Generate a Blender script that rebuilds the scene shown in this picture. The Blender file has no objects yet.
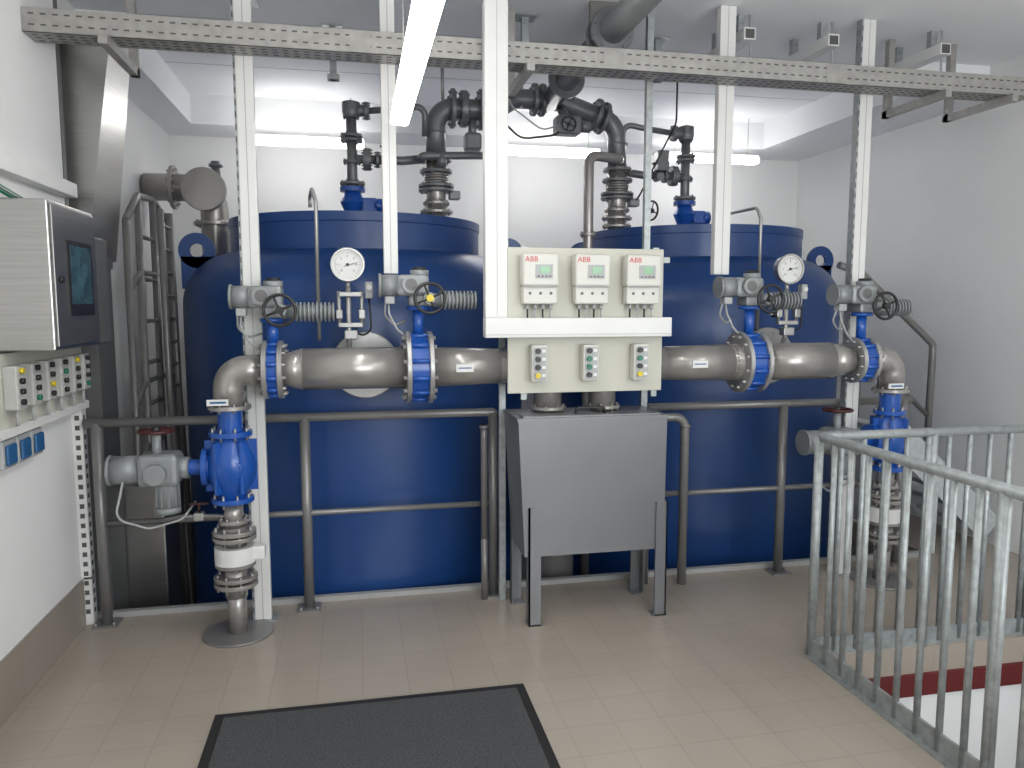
import bpy, bmesh, math
from mathutils import Vector, Matrix
S=bpy.context.scene
pi=math.pi
# ---------------------------------------------------------------- materials
def mat(name,col,rough=.5,metal=0.,var=.06,scale=6.,bump=0.,emit=0.,coat=0.,stretch=None,bscale=None):
    m=bpy.data.materials.new(name); m.use_nodes=True
    nt=m.node_tree; b=nt.nodes['Principled BSDF']
    b.inputs['Roughness'].default_value=rough; b.inputs['Metallic'].default_value=metal
    if coat: b.inputs['Coat Weight'].default_value=coat; b.inputs['Coat Roughness'].default_value=.12
    tc=nt.nodes.new('ShaderNodeTexCoord'); mp=nt.nodes.new('ShaderNodeMapping')
    nt.links.new(tc.outputs['Object'],mp.inputs['Vector'])
    if stretch: mp.inputs['Scale'].default_value=stretch
    n=nt.nodes.new('ShaderNodeTexNoise'); n.inputs['Scale'].default_value=scale; n.inputs['Detail'].default_value=5
    nt.links.new(mp.outputs[0],n.inputs['Vector'])
    r=nt.nodes.new('ShaderNodeValToRGB')
    r.color_ramp.elements[0].position=.3; r.color_ramp.elements[1].position=.7
    r.color_ramp.elements[0].color=tuple(max(0,c*(1-var)) for c in col)+(1,)
    r.color_ramp.elements[1].color=tuple(min(1,c*(1+var)) for c in col)+(1,)
    nt.links.new(n.outputs['Fac'],r.inputs[0]); nt.links.new(r.outputs[0],b.inputs['Base Color'])
    if bump:
        n2=nt.nodes.new('ShaderNodeTexNoise'); n2.inputs['Scale'].default_value=bscale or scale*12
        nt.links.new(mp.outputs[0],n2.inputs['Vector'])
        bp=nt.nodes.new('ShaderNodeBump'); bp.inputs['Strength'].default_value=bump; bp.inputs['Distance'].default_value=.01
        nt.links.new(n2.outputs['Fac'],bp.inputs['Height']); nt.links.new(bp.outputs[0],b.inputs['Normal'])
    if emit:
        b.inputs['Emission Color'].default_value=(1,.985,.96,1); b.inputs['Emission Strength'].default_value=emit
    return m
def tilemat(name,c1,c2,grout,size,rough,rot=(0,0,0)):
    m=bpy.data.materials.new(name); m.use_nodes=True
    nt=m.node_tree; b=nt.nodes['Principled BSDF']; b.inputs['Roughness'].default_value=rough
    g=nt.nodes.new('ShaderNodeNewGeometry'); mp=nt.nodes.new('ShaderNodeMapping'); mp.inputs['Rotation'].default_value=rot
    nt.links.new(g.outputs['Position'],mp.inputs['Vector'])
    br=nt.nodes.new('ShaderNodeTexBrick'); br.offset=0; br.squash=1
    br.inputs['Color1'].default_value=c1+(1,); br.inputs['Color2'].default_value=c2+(1,); br.inputs['Mortar'].default_value=grout+(1,)
    br.inputs['Scale'].default_value=1; br.inputs['Mortar Size'].default_value=.0024; br.inputs['Mortar Smooth'].default_value=.3
    br.inputs['Brick Width'].default_value=size; br.inputs['Row Height'].default_value=size; br.inputs['Bias'].default_value=0
    nt.links.new(mp.outputs[0],br.inputs['Vector'])
    n=nt.nodes.new('ShaderNodeTexNoise'); n.inputs['Scale'].default_value=2.2; n.inputs['Detail'].default_value=4
    nt.links.new(g.outputs['Position'],n.inputs['Vector'])
    mx=nt.nodes.new('ShaderNodeMix'); mx.data_type='RGBA'; mx.blend_type='MULTIPLY'; mx.inputs[0].default_value=.2
    hs=nt.nodes.new('ShaderNodeRGBToBW'); nt.links.new(n.outputs['Color'],hs.inputs[0])
    nt.links.new(br.outputs['Color'],mx.inputs[6]); nt.links.new(hs.outputs[0],mx.inputs[7])
    nt.links.new(mx.outputs[2],b.inputs['Base Color'])
    bp=nt.nodes.new('ShaderNodeBump'); bp.inputs['Strength'].default_value=.2; bp.inputs['Distance'].default_value=.002; bp.invert=True
    nt.links.new(br.outputs['Fac'],bp.inputs['Height']); nt.links.new(bp.outputs[0],b.inputs['Normal'])
    return m
WALL=mat('wall_paint',(.78,.78,.77),.85,var=.02,scale=2,bump=.12,bscale=60)
CEIL=mat('ceiling_paint',(.84,.85,.86),.9,var=.02,scale=1.5)
TILE=tilemat('floor_tile',(.41,.358,.30),(.398,.346,.29),(.34,.298,.25),.2,.25)
BTILE=tilemat('base_tile',(.34,.295,.25),(.32,.28,.235),(.25,.22,.19),.25,.35,(0,pi/2,0))
CONC=mat('concrete',(.3,.3,.29),.8,var=.15,bump=.2)
KERB=mat('kerb_paint',(.36,.36,.35),.6)
BLUE=mat('tank_blue_paint',(.010,.052,.195),.36,var=.08,scale=1.5,bump=.03,bscale=25,coat=.06)
VBLUE=mat('valve_blue_paint',(.010,.078,.36),.28,coat=.3)
PIPE=mat('grey_pipe_paint',(.35,.333,.315),.27,.5,var=.05,scale=4)
DPIPE=mat('dark_pipe_paint',(.175,.18,.187),.36,.3,var=.1)
RAIL=mat('rail_paint',(.23,.225,.22),.34,.35,var=.08)
STEEL=mat('flange_steel',(.40,.395,.385),.34,.55,var=.1,scale=15)
ACT=mat('actuator_grey',(.25,.265,.27),.4,.15,var=.06)
GALV=mat('galvanised',(.34,.365,.365),.40,.4,var=.2,scale=28)
GALV2=mat('galvanised_bright',(.50,.53,.53),.5,.1,var=.12,scale=28)
TRAY=mat('tray_galv',(.36,.35,.33),.42,.4,var=.12,scale=18)
INOX=mat('brushed_inox',(.45,.445,.43),.33,.95,var=.08,scale=3,stretch=(1,1,30))
HOP=mat('hopper_grey',(.20,.205,.215),.36,.4,var=.05,scale=3)
WHT=mat('white_trunking',(.70,.70,.68),.45,var=.02)
CRM=mat('cream_panel',(.52,.515,.445),.5,var=.02)
BOXW=mat('enclosure_offwhite',(.60,.595,.545),.4,var=.02)
LGREY=mat('plastic_lightgrey',(.38,.39,.39),.5)
CTRL=mat('control_station_grey',(.44,.44,.42),.5)
BLK=mat('black_plastic',(.015,.015,.016),.4)
SLOT=mat('slot_shadow_metal',(.08,.08,.078),.7)
GRN=mat('green_button',(.01,.16,.09),.4)
YEL=mat('yellow_button',(.65,.5,.02),.4)
RED=mat('red_plastic',(.5,.01,.02),.4)
DRED=mat('red_oxide',(.12,.014,.014),.5)
HWR=mat('handwheel_dark_red',(.06,.012,.012),.45)
SBLUE=mat('socket_blue',(.02,.10,.25),.4)
LCD=mat('lcd_green',(.22,.42,.24),.25)
SCR=mat('hmi_screen',(.05,.10,.12),.12,var=.5,scale=9)
DBOX=mat('dark_grey_enclosure',(.13,.13,.13),.5,.2)
DOOR=mat('door_inox_dark',(.26,.255,.25),.32,.8,var=.08,scale=3,stretch=(1,1,30))
LAMP=mat('lamp_diffuser',(.9,.9,.9),.5,emit=19)
LAMP2=mat('lamp_diffuser_back',(.9,.9,.9),.5,emit=15)
MATB=mat('mat_rubber_border',(.012,.012,.013),.7)
MATC=mat('mat_carpet',(.06,.062,.065),.95,var=.6,scale=170,bump=.5,bscale=300)
# ---------------------------------------------------------------- builder
def basis(d):
    d=Vector(d).normalized(); a=Vector((0,0,1)) if abs(d.z)<.9 else Vector((1,0,0))
    u=d.cross(a).normalized(); return d,u,d.cross(u).normalized()
class B:
    def __init__(s,name): s.name=name; s.v=[];s.f=[];s.m=[];s.s=[];s.mats=[]
    def mi(s,m):
        if m not in s.mats: s.mats.append(m)
        return s.mats.index(m)
    def add(s,vs,fs,m,sm=False):
        o=len(s.v); k=s.mi(m); s.v+= [Vector(v) for v in vs]
        for i,f in enumerate(fs):
            s.f.append([o+j for j in f]); s.m.append(k); s.s.append(sm if isinstance(sm,bool) else sm[i])
    def box(s,x0,x1,y0,y1,z0,z1,m,bev=0,M=None):
        if bev:
            bm=bmesh.new(); bmesh.ops.create_cube(bm,size=1)
            for v in bm.verts: v.co=Vector(((x0+x1)/2+v.co.x*(x1-x0),(y0+y1)/2+v.co.y*(y1-y0),(z0+z1)/2+v.co.z*(z1-z0)))
            bmesh.ops.bevel(bm,geom=bm.edges[:],offset=bev,segments=2,affect='EDGES',profile=.5)
            bm.verts.index_update(); vs=[v.co.copy() for v in bm.verts]; fs=[[v.index for v in f.verts] for f in bm.faces]; bm.free()
        else:
            vs=[Vector((x,y,z)) for z in(z0,z1) for y in(y0,y1) for x in(x0,x1)]
            fs=[(0,2,3,1),(4,5,7,6),(0,1,5,4),(2,6,7,3),(0,4,6,2),(1,3,7,5)]
        if M is not None: vs=[M@v for v in vs]
        s.add(vs,fs,m)
    def hexa(s,bot,top,m):
        s.add(list(bot)+list(top),[(3,2,1,0),(4,5,6,7),(0,1,5,4),(1,2,6,5),(2,3,7,6),(3,0,4,7)],m)
    def beam(s,p0,p1,w,h,m,up=(0,0,1)):
        p0=Vector(p0);p1=Vector(p1);d=(p1-p0).normalized();u=d.cross(Vector(up)).normalized();v=u.cross(d)
        q=[(-w/2,-h/2),(w/2,-h/2),(w/2,h/2),(-w/2,h/2)]
        s.hexa([p0+u*a+v*b for a,b in q],[p1+u*a+v*b for a,b in q],m)
    def cyl(s,p0,p1,r,m,n=20,r2=None):
        p0=Vector(p0);p1=Vector(p1); d,u,v=basis(p1-p0); r2=r if r2 is None else r2
        c=[(math.cos(2*pi*i/n),math.sin(2*pi*i/n)) for i in range(n)]
        vs=[p0+(u*a+v*b)*r for a,b in c]+[p1+(u*a+v*b)*r2 for a,b in c]
        fs=[(i,(i+1)%n,n+(i+1)%n,n+i) for i in range(n)]+[tuple(range(n))[::-1],tuple(range(n,2*n))]
        s.add(vs,fs,m,[True]*n+[False,False])
    def lathe(s,o,ax,prof,m,n=32,sm=False):
        o=Vector(o); d,u,v=basis(ax)
        c=[(math.cos(2*pi*i/n),math.sin(2*pi*i/n)) for i in range(n)]
        def ring(h,r): return [o+d*h+(u*a+v*b)*max(r,1e-4) for a,b in c]
        if sm:
            vs=[];fs=[]
            for h,r in prof: vs+=ring(h,r)
            for k in range(len(prof)-1):
                for i in range(n): fs.append((k*n+i,k*n+(i+1)%n,(k+1)*n+(i+1)%n,(k+1)*n+i))
            s.add(vs,fs,m,True)
        else:
            for k in range(len(prof)-1):
                vs=ring(*prof[k])+ring(*prof[k+1])
                s.add(vs,[(i,(i+1)%n,n+(i+1)%n,n+i) for i in range(n)],m,True)
    def tube(s,pts,r,m,bend=0.,n=12):
        P=[Vector(p) for p in pts]; path=[P[0]]
        for i in range(1,len(P)-1):
            a=(P[i-1]-P[i]);b=(P[i+1]-P[i]);la,lb=a.length,b.length;a.normalize();b.normalize()
            ang=a.angle(b)
            if bend<=0 or ang>3.1: path.append(P[i]); continue
            t=min(bend/math.tan(ang/2),la*.49,lb*.49); R=t*math.tan(ang/2)
            c=P[i]+(a+b).normalized()*(R/math.sin(ang/2))
            e0=P[i]+a*t-c;e1=P[i]+b*t-c; w=e0.angle(e1)
            k=max(3,int(w/.2))
            for j in range(k+1):
                q=j/k; path.append(c+(e0*math.sin((1-q)*w)+e1*math.sin(q*w))/math.sin(w))
        path.append(P[-1])
        T=[]
        for i in range(len(path)):
            a=path[max(i-1,0)];b=path[min(i+1,len(path)-1)]; T.append((b-a).normalized())
        d,u,v=basis(T[0]); vs=[]
        for i,p in enumerate(path):
            t=T[i]; u=(u-t*u.dot(t)).normalized(); v=t.cross(u)
            vs+=[p+(u*math.cos(2*pi*k/n)+v*math.sin(2*pi*k/n))*r for k in range(n)]
        L=len(path)
        fs=[(i*n+k,i*n+(k+1)%n,(i+1)*n+(k+1)%n,(i+1)*n+k) for i in range(L-1) for k in range(n)]
        sm=[True]*len(fs)+[False,False]; fs+=[tuple(range(n))[::-1],tuple(range((L-1)*n,L*n))]
        s.add(vs,fs,m,sm)
    def torus(s,c,ax,R,r,m,n=28,k=8):
        c=Vector(c);d,u,v=basis(ax);vs=[];fs=[]
        for i in range(n):
            a=2*pi*i/n; e=u*math.cos(a)+v*math.sin(a)
            for j in range(k):
                b=2*pi*j/k; vs.append(c+e*(R+r*math.cos(b))+d*r*math.sin(b))
        for i in range(n):
            for j in range(k): fs.append((i*k+j,((i+1)%n)*k+j,((i+1)%n)*k+(j+1)%k,i*k+(j+1)%k))
        s.add(vs,fs,m,True)
    def flange(s,c,ax,r,th,m,bolts=8,bm=None,proud=.012):
        c=Vector(c);d,u,v=basis(ax); s.lathe(c-d*th/2,d,[(0,0),(0,r*.97),(th*.15,r),(th*.85,r),(th,r*.97),(th,0)],m,n=36)
        for i in range(bolts):
            a=2*pi*(i+.5)/bolts; p=c+(u*math.cos(a)+v*math.sin(a))*r*.84
            s.cyl(p-d*(th/2+proud),p+d*(th/2+proud),max(.006,r*.06),bm or m,n=6)
    def wheel(s,c,ax,R,m,hub,sp=4):
        c=Vector(c);d,u,v=basis(ax); s.torus(c,d,R,R*.11,m)
        for i in range(sp):
            a=2*pi*i/sp+.4; s.cyl(c,c+(u*math.cos(a)+v*math.sin(a))*R,R*.07,m,n=8)
        s.cyl(c-d*R*.18,c+d*R*.25,R*.25,hub,n=16)
    def text(s,t,loc,size,m,face='-Y'):
        cu=bpy.data.curves.new('t','FONT'); cu.body=t; cu.size=size; cu.extrude=.0006; cu.align_x='CENTER'; cu.align_y='CENTER'; cu.resolution_u=2
        ob=bpy.data.objects.new('t',cu); S.collection.objects.link(ob); bpy.context.view_layer.update()
        me=bpy.data.meshes.new_from_object(ob.evaluated_get(bpy.context.evaluated_depsgraph_get()))
        M=Matrix.Translation(loc)@(Matrix.Rotation(pi/2,4,'Z') if face=='+X' else Matrix())@Matrix.Rotation(pi/2,4,'X')
        s.add([M@v.co for v in me.vertices],[tuple(p.vertices) for p in me.polygons],m)
        bpy.data.objects.remove(ob); bpy.data.curves.remove(cu); bpy.data.meshes.remove(me)
    def done(s,recalc=True):
        xs=[v.x for v in s.v];ys=[v.y for v in s.v];zs=[v.z for v in s.v]
        o=Vector(((min(xs)+max(xs))/2,(min(ys)+max(ys))/2,min(zs)))
        me=bpy.data.meshes.new(s.name); me.from_pydata([v-o for v in s.v],[],s.f)
        for m in s.mats: me.materials.append(m)
        me.polygons.foreach_set('material_index',s.m); me.polygons.foreach_set('use_smooth',s.s)
        if recalc:
            bm=bmesh.new(); bm.from_mesh(me); bmesh.ops.recalc_face_normals(bm,faces=bm.faces); bm.to_mesh(me); bm.free()
        me.update(); ob=bpy.data.objects.new(s.name,me); ob.location=o; S.collection.objects.link(ob); return ob
# ---------------------------------------------------------------- room
XL,XR,YB,YF,ZC,ZP=-1.45,4.4,7.1,-1.6,3.36,-2.3
ZH=ZC-.002
b=B('floor'); 
b.box(XL,2.18,YF,4.34,-.2,0,TILE); b.box(2.18,XR,3.14,4.34,-.2,0,TILE); b.box(2.18,XR,YF,.8,-.2,0,TILE); b.box(3.8,XR,4.34,5.25,-.2,0,TILE); b.done()
b=B('floor_lower'); b.box(-1.8,4.6,YF,7.3,ZP-.1,ZP,CONC); b.done()
b=B('wall_left'); b.box(XL-.2,XL,YF,4.36,0,ZC,WALL); b.box(XL-.2,XL,YF,4.36,ZP,-.2,WALL); b.done()
b=B('wall_left_rear'); b.box(-1.72,-1.52,4.36,YB,ZP,ZC,WALL); b.done()
b=B('wall_back'); b.box(-1.72,XR+.2,YB,YB+.2,ZP,ZC,WALL); b.done()
b=B('wall_right'); b.box(XR,XR+.2,YF,YB,ZP,ZC,WALL); b.done()
b=B('wall_front'); b.box(XL-.2,.2,YF-.2,YF,ZP,ZC,WALL); b.box(3.8,XR+.2,YF-.2,YF,ZP,ZC,WALL); b.box(.2,3.8,YF-.2,YF,ZP,.8,WALL); b.box(.2,3.8,YF-.2,YF,2.8,ZC,WALL); b.done()
b=B('window_1')
for x in(.2,1.38,2.56,3.74): b.box(x,x+.06,YF-.14,YF-.06,.8,2.8,WHT)
b.box(.2,3.8,YF-.14,YF-.06,.8,.86,WHT); b.box(.2,3.8,YF-.14,YF-.06,2.74,2.8,WHT); b.done()
b=B('ceiling'); b.box(-1.72,XR+.2,YF-.2,YB+.2,ZC,ZC+.15,CEIL)
for y in (4.9,5.8): b.box(-1.27,3.74,y,y+.004,ZC-.002,ZC,LGREY)
b.done()
b=B('trim_1'); ZS=3.13
b.box(-1.52,XR,6.62,YB,ZS,ZC,CEIL); b.box(3.74,XR,4.75,6.62,ZS,ZC,CEIL); b.box(-1.52,-1.25,4.9,6.62,ZS,ZC,CEIL); b.done()
b=B('baseboard_left'); b.box(XL,XL+.012,YF,4.34,0,.25,BTILE); b.done()
b=B('trim_2'); b.box(XL,3.8,4.34,4.38,-.22,.03,KERB); b.done()
b=B('wall_stairwell'); b.box(2.1,2.18,.8,3.14,ZP,-.2,WALL); b.box(2.1,XR,3.14,3.22,ZP,-.2,WALL); b.box(2.1,XR,.72,.8,ZP,-.2,WALL); 
b.box(2.181,XR,3.12,3.139,-.24,-.13,DRED); b.done()
# ---------------------------------------------------------------- tanks
def tank(cx,cy,R,r):
    b=B('storage_tank')
    k=[(ZP,R),(1.0,R),(1.69,R)]
    for i in range(1,13):
        t=i/12*pi/2; k.append((1.69+.35*math.sin(t),r-.04+(R-r+.04)*math.cos(t)))
    b.lathe((cx,cy,0),(0,0,1),k,BLUE,96,True)
    b.lathe((cx,cy,0),(0,0,1),[(1.9,r),(2.2,r)],BLUE,80)
    b.lathe((cx,cy,0),(0,0,1),[(2.2,r),(2.205,r+.006),(2.26,r+.006),(2.26,r-.02)],BLUE,80)
    b.lathe((cx,cy,0),(0,0,1),[(2.26,r-.02),(2.27,r*.6),(2.275,.0)],BLUE,80,True)
    for z in(-.9,): b.lathe((cx,cy,0),(0,0,1),[(z,R),(z+.004,R+.003),(z+.012,R+.003),(z+.016,R)],BLUE,96)
    for sx,yy in((-1,-.25),(1,-.25)):
        x=cx+sx*(R-.13); y=cy+yy; z=2.05
        b.lathe((x,y-.012,z),(0,1,0),[(0,.045),(0,.115),(.025,.115),(.025,.045),(0,.045)],BLUE,28)
        b.hexa([(x-.1,y-.012,1.8),(x+.1,y-.012,1.8),(x+.1,y+.012,1.8),(x-.1,y+.012,1.8)],[(x-.1,y-.012,2.01),(x+.1,y-.012,2.01),(x+.1,y+.012,2.01),(x-.1,y+.012,2.01)],BLUE)
    fy=cy-R
    b.cyl((cx+.02,fy+.05,1.355),(cx+.02,fy-.035,1.355),.12,STEEL,32)
    b.flange((cx+.02,fy-.045,1.355),(0,1,0),.19,.024,STEEL,12,proud=.01)
    b.lathe((cx,cy,ZP),(0,0,1),[(0,R+.05),(.03,R+.05),(.03,R)],BLUE,64)
    return b.done()
TL=(.03,5.62,1.17,.86); TR=(2.69,5.84,1.13,.84)
tank(*TL); tank(*TR)
# ---------------------------------------------------------------- main pipe
PY,PZ=4.0,1.37
b=B('main_process_pipe')
b.tube([(-.63,PY,1.19),(-.63,PY,PZ),(-.45,PY,PZ)],.076,PIPE,.15,28)
b.cyl((-.37,PY,PZ),(-.27,PY,PZ),.08,PIPE,36,.107); b.cyl((-.27,PY,PZ),(.26,PY,PZ),.107,PIPE,36)
b.cyl((.39,PY,PZ),(.75,PY,PZ),.107,PIPE,36,.093); b.cyl((.75,PY,PZ),(1.68,PY,PZ),.093,PIPE,36); b.cyl((1.68,PY,PZ),(2.1,PY,PZ),.093,PIPE,36,.107)
b.cyl((2.31,PY,PZ),(2.72,PY,PZ),.107,PIPE,36); b.cyl((2.72,PY,PZ),(2.86,PY,PZ),.107,PIPE,36,.08)
for x in(-.27,2.72): b.torus((x,PY,PZ),(1,0,0),.104,.004,PIPE,32,6)
b.tube([(2.98,PY,PZ),(3.15,PY,PZ),(3.15,PY,1.19)],.076,PIPE,.15,28)
for x in(1.02,1.33): b.cyl((x,PY,1.125),(x,PY,PZ),.075,PIPE,28); b.flange((x,PY,1.14),(0,0,1),.1,.02,PIPE,8)
for x in(.55,1.86):
    b.box(x-.045,x+.045,PY-.112,PY-.1,PZ-.02,PZ+.02,WHT); b.box(x-.035,x+.035,PY-.114,PY-.112,PZ-.002,PZ+.004,SBLUE)
b.done()
def column(X,name='vertical_drain_pipe'):
    b=B(name)
    b.flange((X,PY,1.185),(0,0,1),.105,.022,PIPE,8,STEEL); 
    b.cyl((X,PY,.56),(X,PY,.70),.047,PIPE,24)
    b.flange((X,PY,.60),(0,0,1),.075,.02,PIPE,8)
    for z in(.545,.515,.27): b.flange((X,PY,z),(0,0,1),.108,.022,PIPE,8,STEEL,.02)
    b.lathe((X,PY,.385),(0,0,1),[(0,.06),(0,.10),(.085,.10),(.085,.06)],WHT,32)
    b.flange((X,PY,.375),(0,0,1),.10,.02,PIPE,8)
    b.cyl((X,PY,.46),(X,PY,.57),.055,PIPE,24)
    b.box(X+.08,X+.15,PY-.035,PY+.035,.395,.465,WHT,.01)
    b.cyl((X,PY,.2),(X,PY,.37),.055,PIPE,24); b.flange((X,PY,.305),(0,0,1),.108,.02,PIPE,8)
    b.cyl((X,PY,.01),(X,PY,.25),.047,PIPE,24); b.cyl((X,PY,.0),(X,PY,.012),.175,RAIL,40)
    b.box(X-.09,X+.01,PY-.1,PY-.09,1.205,1.235,WHT)
    b.box(X-.075,X-.0,PY-.101,PY-.1,1.215,1.225,SBLUE)
    b.done()
    b=B('blue_globe_valve'); k=1. if X<0 else .86
    b.lathe((X,PY,.70),(0,0,1),[(0,.0),(0,.10),(.025,.10),(.025,.07)],VBLUE,32)
    b.lathe((X,PY,.725),(0,0,1),[(0,.065*k),(.05,.09*k),(.1,.115*k),(.16,.125*k),(.22,.115*k),(.28,.09*k),(.32,.068*k)],VBLUE,36,True)
    b.lathe((X,PY,1.04),(0,0,1),[(0,.07),(0,.105*k),(.025,.105*k),(.025,.06),(.13,.06)],VBLUE,32)
    for z in(.713,1.052): b.flange((X,PY,z),(0,0,1),.105*k,.025,VBLUE,8,STEEL,.02)
    for i in range(6):
        a=2*pi*i/6; b.beam((X+.1*k*math.cos(a),PY+.1*k*math.sin(a),.76),(X+.1*k*math.cos(a),PY+.1*k*math.sin(a),1.02),.015,.05,VBLUE,up=(math.cos(a),math.sin(a),0.01))
    b.lathe((X-.08,PY,.885),(-1,0,0),[(0,.07),(.03,.07),(.03,.095),(.055,.095),(.055,.04),(.12,.04),(.12,0)],VBLUE,28)
    b.torus((X+.02,PY-.105*k,.88),(0,1,0),.04,.01,VBLUE)
    b.done()
    b=B('electric_valve_actuator')
    z=.885
    b.cyl((X-.2,PY,z),(X-.26,PY,z),.055,ACT,20)
    b.box(X-.43,X-.24,PY-.085,PY+.085,z-.08,z+.08,ACT,.025)
    b.cyl((X-.43,PY,z),(X-.56,PY,z),.07,ACT,24); b.cyl((X-.56,PY,z),(X-.575,PY,z),.076,ACT,24)
    b.cyl((X-.35,PY,z+.05),(X-.35,PY,z+.17),.022,ACT,14); b.wheel((X-.35,PY,z+.19),(0,0,1),.08,HWR,BLK)
    b.cyl((X-.34,PY-.08,z-.01),(X-.34,PY-.12,z-.01),.05,ACT,20)
    b.cyl((X-.31,PY,z-.2),(X-.31,PY,z),.055,ACT,24); b.cyl((X-.31,PY,z-.225),(X-.31,PY,z-.195),.06,ACT,24)
    for k in range(10):
        a=2*pi*k/10; b.box(X-.31+.056*math.cos(a)-.003,X-.31+.056*math.cos(a)+.003,PY+.056*math.sin(a)-.003,PY+.056*math.sin(a)+.003,z-.19,z-.07,ACT)
    b.tube([(X-.5,PY-.05,z-.05),(X-.53,PY-.1,z-.22),(X-.4,PY-.02,z-.3),(X-.25,PY+.02,z-.27),(X-.2,PY+.1,z-.2)],.006,LGREY,.06,6)
    b.done()
column(-.63); column(3.15)
b=B('sample_tap'); b.tube([(-1.0,4.06,.6),(-.9,4.05,.62),(-.72,4.03,.62),(-.675,4.01,.62)],.012,RAIL,.02,8); b.box(-.83,-.78,4.02,4.07,.6,.64,STEEL,.006); b.cyl((-.805,4.05,.64),(-.805,4.05,.68),.006,HWR,8); b.box(-.85,-.76,4.04,4.055,.68,.69,HWR); b.done()
# ---------------------------------------------------------------- butterfly valves + actuators
def bvalve(x0,x1,r,zact,dz):
    xm=(x0+x1)/2
    b=B('butterfly_valve')
    th=.026; w=min(x1-x0,.14); xa,xb=xm-w/2,xm+w/2
    b.lathe((xa+th,PY,PZ),(1,0,0),[(0,.03),(0,r*.86),(w-2*th,r*.86),(w-2*th,.03)],VBLUE,40)
    if x1-x0>.15: b.cyl((x0-.01,PY,PZ),(x1+.01,PY,PZ),.107,PIPE,32)
    for x in(xa+th/2,xb-th/2): b.flange((x,PY,PZ),(1,0,0),r,th,STEEL,12,None,.016)
    for i in range(12):
        a=2*pi*(i+.5)/12; b.cyl((xa+.02,PY+math.cos(a)*r*.9,PZ+math.sin(a)*r*.9),(xb-.02,PY+math.cos(a)*r*.9,PZ+math.sin(a)*r*.9),.012,VBLUE,8)
    b.cyl((xm,PY,PZ+r*.8),(xm,PY,zact-.1),.028,VBLUE,18); b.cyl((xm,PY,zact-.12),(xm,PY,zact-.1),.06,VBLUE,20)
    b.done()
    b=B('electric_valve_actuator'); x=xm;z=zact;y=PY
    b.box(x-.05,x+.07,y-.06,y+.06,z-.1,z-.045,ACT,.012)
    b.box(x-.11,x+.055,y-.065,y+.065,z-.05,z+.06,ACT,.02)
    b.cyl((x-.19,y,z+.005),(x-.1,y,z+.005),.056,ACT,24); b.cyl((x-.2,y,z+.005),(x-.187,y,z+.005),.062,ACT,24)
    b.cyl((x-.04,y-.06,z+.01),(x-.04,y-.095,z+.01),.045,ACT,24); b.cyl((x-.04,y-.095,z+.01),(x-.04,y-.097,z+.01),.03,DBOX,20)
    b.cyl((x+.01,y,z+.05),(x+.01,y,z+.085),.048,ACT,20); b.cyl((x+.01,y,z+.085),(x+.01,y,z+.1),.035,BLK,20)
    b.cyl((x+.05,y-.06,z-.06),(x+.05,y-.13,z-.06),.03,ACT,16)
    b.wheel((x+.05,y-.14,z-.06),(0,-1,0),.075,BLK,YEL if x>.2 and x<.5 else BLK)
    b.cyl((x+.05,y,z-.07),(x+.3,y,z-.07),.036,ACT,20)
    for k in range(9): b.cyl((x+.115+.02*k,y,z-.07),(x+.125+.02*k,y,z-.07),.05,ACT,20)
    b.cyl((x+.295,y,z-.07),(x+.305,y,z-.07),.047,ACT,20)
    b.box(x-.17,x-.12,y-.03,y+.03,z-.09,z-.05,LGREY,.006)
    b.tube([(x-.15,y,z-.08),(x-.15,y-.02,z-.14),(x-.11,y-.02,z-.22),(x-.05,y,z-.27),(x+.0,y-.05,z-.3),(x-.02,y-.09,z-.33)],.006,LGREY,.04,6)
    b.tube([(x-.165,y,z-.08),(x-.17,y+.03,z-.15),(x-.12,y+.05,z-.2),(x-.06,y+.09,z-.18)],.006,LGREY,.04,6)
    b.done()
bvalve(-.46,-.36,.148,1.73,0); bvalve(.25,.39,.19,1.79,0); bvalve(2.09,2.32,.175,1.79,0); bvalve(2.87,2.99,.135,1.75,0)
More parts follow.
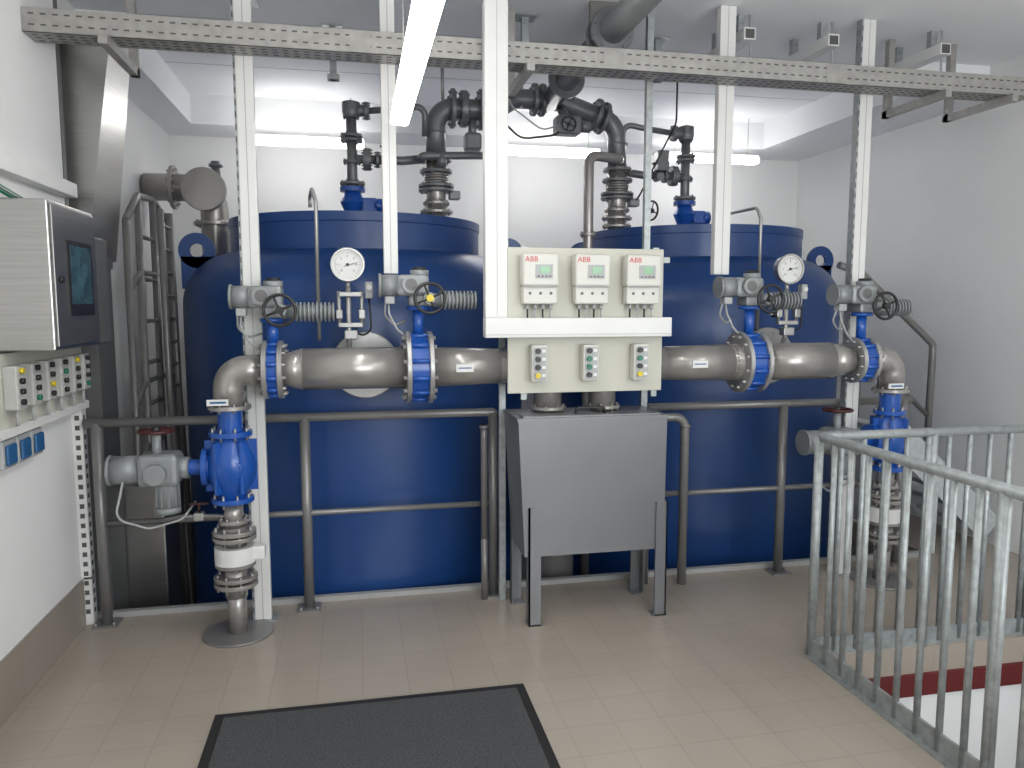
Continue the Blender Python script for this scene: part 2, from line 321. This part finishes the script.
# ---------------------------------------------------------------- gauges
def gauge(x,ft):
    b=B('pressure_gauge'); y=4.2; z=1.91
    b.lathe((x,y,z),(0,-1,0),[(-.05,0),(-.05,.08),(0,.088),(.012,.092),(.02,.088),(.02,.08),(.006,.078),(.006,0)],INOX,36)
    b.cyl((x,y-.002,z),(x,y-.008,z),.079,WHT,32)
    for i in range(31):
        a=math.radians(-45+270*i/30); L=.016 if i%5==0 else .008
        c,s_=math.cos(a),math.sin(a); b.beam((x+c*.07,y-.009,z+s_*.07),(x+c*(.07-L),y-.009,z+s_*(.07-L)),.001,.0025,BLK,up=(0,1,0))
    for i in range(7):
        a=math.radians(225-270*i/6); b.text(str(i),(x+.045*math.cos(a),y-.0095,z+.045*math.sin(a)),.016,BLK)
    b.beam((x-.02,y-.012,z-.01),(x+.05,y-.012,z+.012),.002,.005,BLK,up=(0,1,0)); b.cyl((x,y-.008,z),(x,y-.015,z),.008,BLK,12)
    b.cyl((x,y+.02,z-.08),(x,y+.02,z-.13),.012,STEEL,12)
    b.tube([(x,y+.02,z-.12),(x,y+.02,1.5),(x,y+.1,1.38),(x+.02,ft-.03,1.38)],.014,STEEL,.03,10)
    b.box(x-.05,x+.07,y-.0,y+.04,1.74,1.765,STEEL,.004)
    for dx in(-.05,.07): b.cyl((x+dx,y+.02,1.58),(x+dx,y+.02,1.77),.011,STEEL,10); b.box(x+dx-.018,x+dx+.018,y,y+.04,1.62,1.67,STEEL,.005)
    b.box(x-.055,x+.075,y-.0,y+.04,1.575,1.6,STEEL,.004)
    b.box(x-.025,x+.045,y-.01,y+.05,1.51,1.56,STEEL,.006); b.cyl((x-.07,y+.02,1.64),(x-.11,y+.02,1.64),.008,STEEL,8); b.cyl((x-.08,y+.02,1.62),(x-.08,y+.02,1.66),.015,BLK,12)
    b.box(x+.09,x+.13,y,y+.05,1.73,1.82,LGREY,.006); b.cyl((x+.11,y,1.79),(x+.11,y-.01,1.79),.015,WHT,12)
    b.tube([(x+.11,y+.03,1.73),(x+.12,y+.04,1.55),(x+.05,y+.06,1.52),(x+.03,y+.05,1.6)],.006,BLK,.05,6)
    b.done()
gauge(-.035,TL[1]-TL[2]); gauge(2.57,TR[1]-TR[2])
for (x,y,cy) in((-.2,4.38,4.9),(2.62,4.64,5.2)):
    b=B('vent_line'); b.tube([(x,y,1.5),(x,y,2.26),(x-.02,y+.02,2.33),(x-.05,y+.35,2.33),(x-.05,y+.35,2.27)],.011,STEEL,.03,8); b.done()
# ---------------------------------------------------------------- overhead piping
b=B('overhead_pipe_manifold'); r=.07
LX,LY=.58,5.5; RX,RY=1.97,5.62
b.tube([(LX,LY,2.7),(LX,LY,3.07),(1.0,LY,3.07),(1.15,5.53,3.17),(1.5,5.55,3.17),(RX-.02,RY,3.05),(RX,RY,2.7)],r,DPIPE,.13,22)
b.flange((.7,LY,3.07),(1,0,0),.135,.03,DPIPE,10); b.flange((.78,LY,3.07),(1,0,0),.125,.05,DPIPE,10); b.flange((.9,LY,3.07),(1,0,0),.14,.03,DPIPE,10)
b.flange((1.78,5.59,3.10),(.85,.1,-.25),.12,.03,DPIPE,8); b.flange((1.84,5.6,3.08),(.85,.1,-.25),.12,.03,DPIPE,8)
b.tube([(1.42,5.53,3.17),(1.42,4.9,3.2),(1.42,3.2,3.2)],r+.005,DPIPE,.2,22)
for y in(4.25,4.17,5.1): b.flange((1.42,y,3.2),(0,1,0),.125,.03,DPIPE,10)
b.box(1.3,1.54,4.19,4.22,3.25,ZH,RAIL)
for x,y in((1.2,5.5),(.62,5.4)): b.cyl((x,y,3.1),(x,y,ZH),.012,STEEL,8)
for X,Y in((LX,LY),(RX,RY)):
    for z,rr in((2.29,.11),(2.35,.115),(2.41,.095),(2.50,.125),(2.53,.125),(2.63,.115),(2.71,.11)): b.flange((X,Y,z),(0,0,1),rr,.022,DPIPE if z>2.45 else PIPE,8,STEEL)
    b.cyl((X,Y,2.265),(X,Y,2.72),.068,PIPE,22)
    for k in range(5): b.torus((X,Y,2.555+.018*k),(0,0,1),.08,.009,PIPE,24,6)
    b.box(X+.09,X+.17,Y-.04,Y+.04,2.44,2.5,ACT,.01)
    b.torus((X,Y,2.9),(0,0,1),.072,.007,DPIPE,24,6)
b.box(1.42,1.6,5.33,5.47,2.9,3.03,DPIPE,.02); b.cyl((1.5,5.4,3.0),(1.5,5.52,3.12),.035,DPIPE,14); b.cyl((1.6,5.4,2.965),(1.68,5.4,2.965),.04,DPIPE,16); b.wheel((1.5,5.31,2.96),(0,1,0),.05,BLK,BLK)
b.flange((1.3,5.54,3.17),(1,0,0),.115,.03,DPIPE,8); b.flange((1.36,5.54,3.17),(1,0,0),.115,.03,DPIPE,8)
b.cyl((.84,LY,3.0),(.84,LY-.02,2.88),.03,DPIPE,14); b.box(.78,.9,5.42,5.54,2.78,2.9,DPIPE,.02)
b.tube([(.95,5.3,ZH),(.97,5.3,3.0),(1.15,5.3,2.84),(1.4,5.32,2.88),(1.46,5.36,2.93)],.008,BLK,.12,8)
b.tube([(1.05,5.25,ZH),(1.06,5.25,3.05),(1.3,5.28,2.9),(1.45,5.34,2.96)],.006,LGREY,.1,8)
b.tube([(2.3,5.3,ZH),(2.3,5.3,3.0),(2.25,5.4,2.85),(2.1,5.5,2.5),(2.11,5.58,2.49)],.007,BLK,.1,8)
b.done()
def branch(X,Y,d,name):
    b=B(name)
    b.cyl((X,Y,2.27),(X,Y,3.0),.035,DPIPE,18)
    b.lathe((X,Y,2.27),(0,0,1),[(0,.09),(.03,.09),(.03,.05),(.06,.06),(.12,.085),(.17,.06),(.19,.05),(.19,.085),(.22,.085),(.22,0)],VBLUE,28)
    b.box(X+.06,X+.16,Y-.045,Y+.045,2.32,2.42,VBLUE,.01); b.cyl((X+.14,Y,2.37),(X+.2,Y,2.37),.05,VBLUE,18)
    for z,rr in((2.515,.085),(2.66,.06),(2.80,.075),(2.83,.075),(2.96,.055)): b.flange((X,Y,z),(0,0,1),rr,.02,DPIPE,6)
    b.lathe((X,Y,2.95),(0,0,1),[(0,.05),(.04,.06),(.1,.06),(.12,0)],DPIPE,20)
    b.tube([(X,Y,3.0),(X+d*.12,Y,3.0)],.04,DPIPE,0,14); b.flange((X+d*.1,Y,3.0),(1,0,0),.06,.03,DPIPE,6)
    b.tube([(X+d*.1,Y,3.0),(X+d*.36,Y,3.03),(X+d*.5,Y+.02,3.06),(X+d*.5,Y+.05,2.86)],.022,DPIPE,.06,12)
    b.cyl((X,Y,2.68),(X+d*.16,Y,2.68),.03,DPIPE,14); b.flange((X+d*.1,Y,2.68),(1,0,0),.075,.05,DPIPE,6); b.flange((X+d*.17,Y,2.68),(1,0,0),.055,.02,DPIPE,6)
    b.cyl((X+d*.24,Y,2.66),(X+d*.24,Y-.1,2.66),.03,DPIPE,14); b.wheel((X+d*.24,Y-.06,2.76),(0,0,1),.05,BLK,BLK)
    b.tube([(X+d*.17,Y,2.68),(X+d*.3,Y,2.68),(X+d*.34,Y,2.68),(X+d*.48,Y+.02,2.70)],.03,DPIPE,.03,12)
    return b
b=branch(.0,5.4,1,'vent_pipe_branch'); b.tube([(.46,5.36,2.68),(.46,5.3,2.7),(.95,5.3,2.72)],.026,DPIPE,.04,12); b.cyl((.6,5.3,2.71),(.6,5.3,2.63),.03,DPIPE); b.done()
b=branch(2.52,5.62,-1,'vent_pipe_branch'); b.box(2.25,2.34,5.5,5.6,2.7,2.85,DPIPE,.01); b.wheel((2.2,5.5,2.4),(1,.4,0),.07,BLK,BLK); b.done()
b=B('overflow_pipe'); b.tube([(1.66,5.35,-2.3),(1.66,5.35,2.76),(1.92,5.45,2.76),(1.94,5.5,2.76)],.036,PIPE,.07,16); b.flange((1.66,5.35,2.2),(0,0,1),.06,.02,PIPE,6); b.done()
b=B('exhaust_pipe'); X,Y=-1.02,6.15
b.tube([(-1.5,Y,2.56),(X,Y,2.56),(X,Y,1.2)],.10,PIPE,.16,24); b.flange((-1.3,Y,2.56),(1,0,0),.16,.03,PIPE,10); b.flange((X,Y,2.3),(0,0,1),.15,.03,PIPE,8); b.cyl((-1.0,Y,2.6),(-1.0,Y,2.76),.035,DPIPE); b.cyl((-1.0,Y,2.72),(-1.0,Y,2.74),.05,DPIPE)
b.cyl((-1.06,Y,2.53),(-1.06,Y-.17,2.53),.11,PIPE,28); b.flange((-1.06,Y-.15,2.53),(0,1,0),.155,.03,PIPE,10); b.flange((-1.06,Y-.185,2.53),(0,1,0),.155,.03,PIPE,10)
b.done()
b=B('steel_ladder')
for y,t in((4.98,2.2),(5.25,2.38),(5.62,2.4),(6.05,2.3)): b.cyl((-1.33,y,ZP),(-1.33,y,t),.022,RAIL,12)
for z in [ -.3+.27*i for i in range(10)]: b.cyl((-1.33,5.25,z),(-1.33,5.62,z),.014,RAIL,10)
b.tube([(-1.33,4.98,2.2),(-1.33,5.25,2.38),(-1.33,5.62,2.4),(-1.33,6.05,2.3)],.022,RAIL,.05,10)
for z in(1.9,1.2,.8): b.tube([(-1.33,4.98,z-.12),(-1.33,5.25,z),(-1.33,6.05,z)],.018,RAIL,.05,10)
b.tube([(-1.2,5.25,2.3),(-1.2,5.3,1.1),(-1.2,5.8,ZP)],.022,RAIL,.1,10); b.tube([(-1.2,5.5,2.3),(-1.2,5.55,1.1),(-1.2,6.05,ZP)],.022,RAIL,.1,10)
for i in range(8): b.cyl((-1.2,5.25+.01*i,2.2-.15*i),(-1.2,5.5+.01*i,2.2-.15*i),.012,RAIL,8)
b.done()
b=B('ventilation_duct')
b.hexa([(-1.51,4.5,1.95),(-1.40,4.5,1.95),(-1.40,5.0,1.95),(-1.51,5.0,1.95)],[(-1.51,4.5,3.12),(-1.23,4.5,3.12),(-1.23,4.88,3.12),(-1.51,4.88,3.12)],INOX)
b.box(-1.51,-1.37,4.5,4.78,-.6,1.95,DBOX); b.box(-1.51,-1.36,4.49,4.79,1.9,1.96,INOX)
b.box(-1.5,-1.15,4.8,5.15,ZP,.62,INOX,.01); b.done()
# ---------------------------------------------------------------- handrails
RYy=4.255
b=B('handrail')
for x in(-1.33,-.285,.76):
    b.cyl((x,RYy,.0),(x,RYy,1.085),.028,RAIL,16); b.box(x-.06,x+.06,RYy-.06,RYy+.06,0,.012,RAIL)
    for dx in(-.045,.045): b.cyl((x+dx,RYy-.045,.01),(x+dx,RYy-.045,.025),.008,STEEL,6)
b.tube([(-1.39,RYy,1.085),(.76,RYy,1.085),(.79,RYy,1.05)],.024,RAIL,.02,14)
b.cyl((-1.33,RYy,.55),(.76,RYy,.55),.017,RAIL,12); b.done()
b=B('drain_standpipe'); b.tube([(.70,4.2,.35),(.70,4.2,.95),(.70,4.2,1.02)],.02,RAIL,.02,12); b.cyl((.70,4.2,1.0),(.70,4.2,1.02),.028,RAIL); b.cyl((.70,4.2,.0),(.70,4.2,.36),.02,RAIL); b.done()
b=B('handrail')
for x in(2.6,3.45):
    b.cyl((x,RYy,.0),(x,RYy,1.085),.028,RAIL,16); b.box(x-.06,x+.06,RYy-.06,RYy+.06,0,.012,RAIL)
b.cyl((1.70,RYy,.0),(1.70,RYy,1.085),.024,RAIL,16)
b.cyl((1.70,RYy,1.085),(3.5,RYy,1.085),.024,RAIL,14); b.cyl((1.70,RYy,.55),(3.45,RYy,.55),.017,RAIL,12); b.done()
b=B('drain_pipe'); b.tube([(1.75,4.2,1.03),(1.92,4.2,1.03),(1.92,4.2,.0)],.027,RAIL,.07,16); b.cyl((1.92,4.2,.97),(1.92,4.2,.985),.034,RAIL); b.done()
# ---------------------------------------------------------------- box on four legs
b=B('steel_collecting_box'); x0,x1,y0,y1=.81,1.625,3.78,4.15
b.hexa([(.845,3.785,.375),(1.62,3.785,.375),(1.62,4.145,.375),(.845,4.145,.375)],[(x0,y0,1.10),(x1,y0,1.10),(x1,y1,1.10),(x0,y1,1.10)],HOP)
b.box(x0-.006,x1+.006,y0-.006,y1+.006,1.095,1.112,HOP); b.box(x0+.03,x1-.03,y0+.02,y1-.2,1.112,1.12,HOP)
b.tube([(1.14,3.86,1.12),(1.14,3.86,1.15),(1.3,3.86,1.15),(1.3,3.86,1.12)],.008,BLK,.02,8)
for (lx,ly,sx,sy) in((.865,3.77,1,1),(1.635,3.77,-1,1),(.84,4.155,1,-1),(1.635,4.155,-1,-1)):
    xs=sorted((lx,lx+sx*.065)); ys=sorted((ly,ly+sy*.014)); b.box(xs[0],xs[1],ys[0],ys[1],0,.64,HOP)
    xs=sorted((lx,lx+sx*.008)); ys=sorted((ly,ly+sy*.065)); b.box(xs[0],xs[1],ys[0],ys[1],0,.64,HOP)
    b.box(min(lx,lx+sx*.07)-.004,max(lx,lx+sx*.07)+.004,min(ly,ly+sy*.07),max(ly,ly+sy*.07),0,.008,HOP)
b.done()
b=B('drain_riser'); b.tube([(1.25,4.72,ZP),(1.25,4.72,.62),(1.25,5.2,.62)],.13,PIPE,.2,28); b.flange((1.25,4.72,.20),(0,0,1),.18,.03,PIPE,10); b.flange((1.25,4.72,.15),(0,0,1),.18,.03,PIPE,10); b.done()
# ---------------------------------------------------------------- instrument panel
b=B('instrument_panel'); py=3.86
b.box(.77,1.62,py,py+.018,1.235,1.60,CRM,.003); b.box(.77,1.62,py,py+.018,1.58,1.99,CRM,.003)
b.box(.64,1.64,3.78,py+.0,1.53,1.63,WHT,.004); b.box(.638,1.642,3.776,3.79,1.545,1.547,LGREY)
for x in(.80,1.645):
    b.box(x-.018,x+.018,4.165,4.2,0.0,ZH,GALV); b.box(x-.018,x+.018,py+.018,4.165,1.92,1.95,GALV)
for x in(.86,1.585): b.box(x-.015,x+.015,py+.018,py+.04,1.2,2.0,GALV)
b.box(.655,.775,3.868,3.94,1.6,3.2,WHT,.004); b.box(.715,.717,3.866,3.87,1.64,3.2,LGREY)
for x in(.925,1.2,1.478):
    b.box(x-.095,x+.095,3.77,3.855,1.79,1.955,BOXW,.012); b.box(x-.09,x+.09,3.785,3.855,1.70,1.79,BOXW,.008)
    b.box(x-.092,x+.092,3.775,3.78,1.785,1.79,LGREY)
    b.text('ABB',(x-.05,3.769,1.925),.038,RED)
    b.box(x-.03,x+.06,3.767,3.772,1.83,1.90,LGREY); b.box(x-.005,x+.045,3.765,3.768,1.855,1.89,LCD)
    for k in range(4): b.box(x-.02+.02*k,x-.008+.02*k,3.765,3.768,1.836,1.844,DBOX)
    for k in range(3): b.cyl((x-.055+.055*k,3.782,1.755),(x-.055+.055*k,3.787,1.755),.008,DBOX,10)
    for k in range(4):
        xx=x-.06+.04*k; b.cyl((xx,3.82,1.70),(xx,3.82,1.675),.011,LGREY,10); b.cyl((xx,3.82,1.68),(xx,3.82,1.62),.005,LGREY if k%2 else BLK,6)
for i,x in enumerate((.925,1.2,1.478)):
    b.box(x-.042,x+.042,3.79,3.86,1.30,1.49,BOXW,.008); b.box(x-.034,x+.034,3.787,3.79,1.31,1.48,LGREY)
    for k,(m_) in enumerate((BLK,GRN if i else BLK,BLK if i!=1 else GRN,YEL if i!=1 else BLK)):
        z=1.46-.042*k; b.cyl((x-.012,3.787,z),(x-.012,3.772,z),.014,m_,16); b.box(x+.01,x+.03,3.785,3.787,z-.008,z+.008,WHT)
b.done()
# ---------------------------------------------------------------- cable tray and posts
b=B('cable_tray'); y0,y1,z0,z1=3.95,4.10,2.925,3.03
b.box(XL+.002,3.98,y0,y0+.003,z0,z1,TRAY); b.box(XL+.002,3.98,y1-.003,y1,z0,z1,TRAY); b.box(XL+.002,3.98,y0,y1,z0,z0+.003,TRAY)
b.box(XL+.002,3.98,y0,y0+.015,z1,z1+.003,TRAY); b.box(XL+.002,3.98,y1-.015,y1,z1,z1+.003,TRAY)
x=XL+.03
while x<3.95:
    b.box(x,x+.024,y0-.0008,y0,z0+.078,z0+.085,SLOT); b.box(x,x+.024,y0-.0008,y0,z0+.03,z0+.037,SLOT)
    for yy in(.03,.07,.11): b.box(x,x+.026,y0+yy,y0+yy+.012,z0-.0008,z0,SLOT)
    x+=.05
for xx in(0.0,1.3,2.6): b.box(xx,xx+.1,y0-.003,y0,z0+.005,z1-.005,TRAY); 
for xx in(-1.1,.9,3.35,3.8): b.box(xx-.02,xx+.02,y0-.05,y1+.35,z0-.045,z0-.002,TRAY); b.box(xx-.02,xx+.02,y1+.3,y1+.34,z0-.045,ZH,TRAY)
for i in range(4): b.cyl((XL+.01,4.0+.02*i,z0+.015),(3.9,4.0+.02*i,z0+.015),.008,BLK if i%2 else LGREY,8)
b.done()
def post(x,w,z0,z1,yc=4.155,d=.05):
    b=B('white_support_post' if z0<.1 else 'white_cable_conduit')
    b.box(x-w/2,x+w/2,yc-d/2,yc+d/2,z0,z1,WHT,.004); b.box(x-.002,x+.002,yc-d/2-.001,yc-d/2,z0,z1,LGREY)
    if z0<.1:
        b.box(x-w/2-.01,x-w/2,yc-d/2,yc+d/2,0,z1,GALV)
        z=.05
        while z<z1-.05: b.box(x-w/2-.008,x-w/2-.002,yc-d/2-.0008,yc-d/2,z,z+.03,SLOT); z+=.06
        b.box(x-w/2-.03,x+w/2+.03,yc-.05,yc+.05,0,.01,GALV)
    b.done()
post(-.52,.085,0,ZH); post(2.99,.085,0,ZH); post(.19,.075,1.86,ZH,4.13,.05); post(2.08,.095,1.87,ZH,4.13,.05)
for x,ya,yb in((2.22,4.12,4.6),(2.75,4.12,4.6),(3.5,4.12,4.6)):
    b=B('ceiling_bracket'); b.box(x-.035,x+.035,ya,yb,3.19,3.255,WHT); b.box(x-.028,x+.028,ya-.001,ya,3.197,3.248,SLOT)
    b.box(x-.02,x+.02,yb-.08,yb-.04,3.255,ZH,GALV); b.box(x-.02,x+.02,ya+.1,ya+.14,3.255,ZH,GALV); b.tube([(x+.05,ya+.1,ZH),(x+.06,ya+.1,3.1),(x+.1,ya+.05,3.05)],.006,LGREY,.03,6); b.done()
for x,y,z in((-.55,4.6,3.1),(-.1,4.9,3.05),(1.0,4.5,3.05),(1.9,4.7,3.1)):
    b=B('ceiling_hanger'); b.box(x-.02,x+.02,y-.02,y+.02,z,ZH,GALV); b.box(x-.06,x+.06,y-.06,y+.06,ZC-.01,ZH,GALV); b.box(x-.035,x+.035,y-.03,y+.03,z-.0,z+.03,GALV); b.done()
# ---------------------------------------------------------------- lamps
def lamp(name,x0,x1,y0,y1,z,m,wires):
    b=B(name); xm=(x0+x1)/2; ym=(y0+y1)/2
    if y1-y0>x1-x0: b.box(xm-.02,xm+.02,y0,y1,z+.06,z+.08,WHT,.004)
    else: b.box(x0,x1,ym-.02,ym+.02,z+.06,z+.08,WHT,.004)
    b.box(x0+.003,x1-.003,y0+.003,y1-.003,z,z+.061,m,.014)
    for (x,y) in wires: b.cyl((x,y,z+.07),(x,y,(ZC if y<6.6 else ZS)-.002),.003,STEEL,6)
    b.done()
lamp('fluorescent_ceiling_lamp',.18,.27,1.15,3.75,2.54,LAMP,[(.225,1.6),(.225,3.4)])
lamp('fluorescent_ceiling_lamp',2.9,3.0,-.6,1.9,2.75,LAMP,[(2.95,0),(2.95,1.5)])  # extra pendant added out of view to brighten the room and ceiling
for xa,xb in((-.85,.1),(1.15,2.1),(2.7,3.6)): lamp('fluorescent_ceiling_lamp',xa,xb,6.42,6.52,2.96,LAMP2,[(xa+.1,6.47),(xb-.1,6.47)])
# ---------------------------------------------------------------- left wall equipment
b=B('control_cabinet'); 
b.box(XL,-1.2,3.41,3.95,1.51,2.12,INOX,.006); b.box(-1.2,-1.19,3.425,3.935,1.525,2.105,DOOR,.003)
b.box(-1.19,-1.184,3.56,3.86,1.65,1.97,BLK); b.box(-1.184,-1.182,3.585,3.835,1.70,1.95,SCR); b.cyl((-1.19,3.47,1.8),(-1.175,3.47,1.8),.014,BLK,12); b.done()
b=B('junction_box'); b.box(XL,-1.25,3.97,4.3,1.5,2.03,DBOX,.008); b.box(-1.25,-1.245,3.98,4.29,1.51,2.02,DBOX,.002); b.done()
b=B('push_button_board'); X=-1.40
b.box(XL,X,2.9,4.32,1.19,1.5,CRM,.003)
for i,y in enumerate((3.44,3.6,3.76,3.92,4.08,4.22)):
    b.box(X,X+.055,y-.045,y+.045,1.27,1.45,CTRL,.006)
    for k in range(4):
        m_=BLK if (k+i)%4 else (GRN if i%2 else YEL)
        b.cyl((X+.055,y-.01,1.43-.043*k),(X+.07,y-.01,1.43-.043*k),.012,m_,14); b.box(X+.055,X+.057,y+.012,y+.032,1.423-.043*k,1.437-.043*k,WHT)
    b.cyl((X+.03,y,1.27),(X+.03,y,1.2),.007,LGREY,8)
b.box(XL,XL+.07,2.9,4.33,1.16,1.20,WHT,.003)
b.done()
b=B('wall_socket_outlet'); 
for y in(3.42,3.56,3.70): b.box(XL,XL+.05,y-.06,y+.06,1.03,1.15,LGREY,.006); b.box(XL+.05,XL+.065,y-.045,y+.045,1.045,1.13,SBLUE,.008)
b.done()
b=B('wall_cable_duct'); b.box(XL,XL+.07,1.5,4.34,2.24,2.31,WHT,.004)
for i in range(4): b.tube([(XL+.03,3.3+.05*i,2.26),(XL+.05,3.33+.05*i,2.18),(XL+.12,3.45+.05*i,2.12)],.007,(GRN,BLK,LGREY,GRN)[i],.03,6)
b.done()
b=B('perforated_upright'); b.box(XL,XL+.05,4.27,4.33,0.25,1.16,WHT); b.box(XL+.012,XL+.05,4.27,4.33,0,.26,WHT)
for i in range(21): b.box(XL+.014,XL+.036,4.2692,4.27,.06+.052*i,.085+.052*i,SLOT); 
for i in range(21): b.box(XL+.05,XL+.0508,4.285,4.31,.06+.052*i,.085+.052*i,SLOT)
b.done()
b=B('perforated_strut'); b.box(-1.51,-1.45,4.37,4.42,2.2,ZH,DBOX); b.box(-1.5,-.9,4.38,4.42,3.13,3.17,TRAY); b.done()
# ---------------------------------------------------------------- mat
b=B('floor_mat'); b.box(-.605,.705,1.25,3.18,0.0,.006,MATB,.002); b.box(-.565,.665,1.29,3.14,.005,.011,MATC,.002); b.done()
# ---------------------------------------------------------------- stairwell railing
b=B('stairwell_railing'); cx,cy=2.13,3.17; H=1.08
b.tube([(cx,.85,H),(cx,cy,H),(3.36,cy,H)],.022,GALV,.04,14)
b.box(cx-.006,cx+.006,.75,cy,-.1,.09,GALV); b.box(cx-.006,3.4,cy-.006,cy+.006,-.1,.09,GALV)
b.box(cx-.03,cx+.006,.75,cy,.0,.012,GALV)
for (x,y) in((cx,cy),(cx,2.12),(cx,1.0),(2.75,cy),(3.36,cy)): b.cyl((x,y,-.05),(x,y,H),.021,GALV,14)
y=cy-.12
while y>.9:
    b.cyl((cx,y,.02),(cx,y,H),.0135,GALV,10); y-=.118
x=cx+.12
while x<3.34:
    b.cyl((x,cy,.02),(x,cy,H),.0135,GALV,10); x+=.118
b.done()
b=B('steel_staircase')
for i in range(10):
    y=3.0-.25*i; z=-.19*(i+1); b.box(3.42,4.34,y-.24,y,z-.035,z,GALV,.004)
for x in(3.40,4.36): b.beam((x,3.10,-.1),(x,.85,-1.9),.012,.2,GALV)
b.tube([(3.40,3.05,0.9),(3.40,.9,-.75)],.021,GALV,0,12)
for i in range(5): y=3.0-.5*i; b.cyl((3.40,y,.86-.767*(3.0-y)),(3.40,y,-.1-.767*(3.0-y)),.018,GALV,10)
b.done()
b=B('platform_stair')
for i in range(5):
    x=4.36-.17*i; z=.19+.15*i; b.box(x-.20,x,4.42,4.93,z-.03,z,GALV2,.004); b.box(x-.015,x,4.42,4.93,z-.05,z+.005,GALV2)
for y in(4.40,4.95): b.beam((4.32,y,.13),(3.5,y,.86),.014,.20,GALV2); b.box(3.82,3.86,y-.02,y+.02,0,.5,GALV2)
b.box(3.42,3.56,4.41,4.94,.84,.88,GALV2)
b.tube([(3.42,4.95,1.98),(3.6,4.95,1.93),(4.24,4.95,1.40),(4.24,4.95,.25)],.026,RAIL,.06,12); b.tube([(4.24,4.95,.85),(3.62,4.95,1.4)],.018,RAIL,0,10); b.cyl((3.62,4.95,.75),(3.62,4.95,1.93),.022,RAIL)
b.done()
# ---------------------------------------------------------------- light + camera
W=bpy.data.worlds.new('World'); S.world=W; W.use_nodes=True
nt=W.node_tree; sky=nt.nodes.new('ShaderNodeTexSky'); sky.sky_type='NISHITA'; sky.sun_disc=False; sky.sun_elevation=math.radians(40); sky.sun_rotation=math.radians(60)
nt.links.new(sky.outputs[0],nt.nodes['Background'].inputs[0]); nt.nodes['Background'].inputs[1].default_value=.12
def area(name,loc,rot,sx,sy,e,col=(1,1,1)):
    l=bpy.data.lights.new(name,'AREA'); l.shape='RECTANGLE'; l.size=sx; l.size_y=sy; l.energy=e; l.color=col
    o=bpy.data.objects.new(name,l); o.location=loc; o.rotation_euler=rot; S.collection.objects.link(o)
area('window_daylight',(2.0,YF-.03,1.8),(math.radians(90),0,0),3.5,1.9,150,(.95,.98,1))
cam=bpy.data.cameras.new('camera'); co=bpy.data.objects.new('camera',cam); S.collection.objects.link(co)
co.location=(0,0,1.70); co.rotation_euler=(math.radians(84),0,math.radians(-11.6)); cam.lens=26.72; cam.sensor_width=36; cam.clip_start=.05
S.camera=co
S.view_settings.view_transform='Standard'
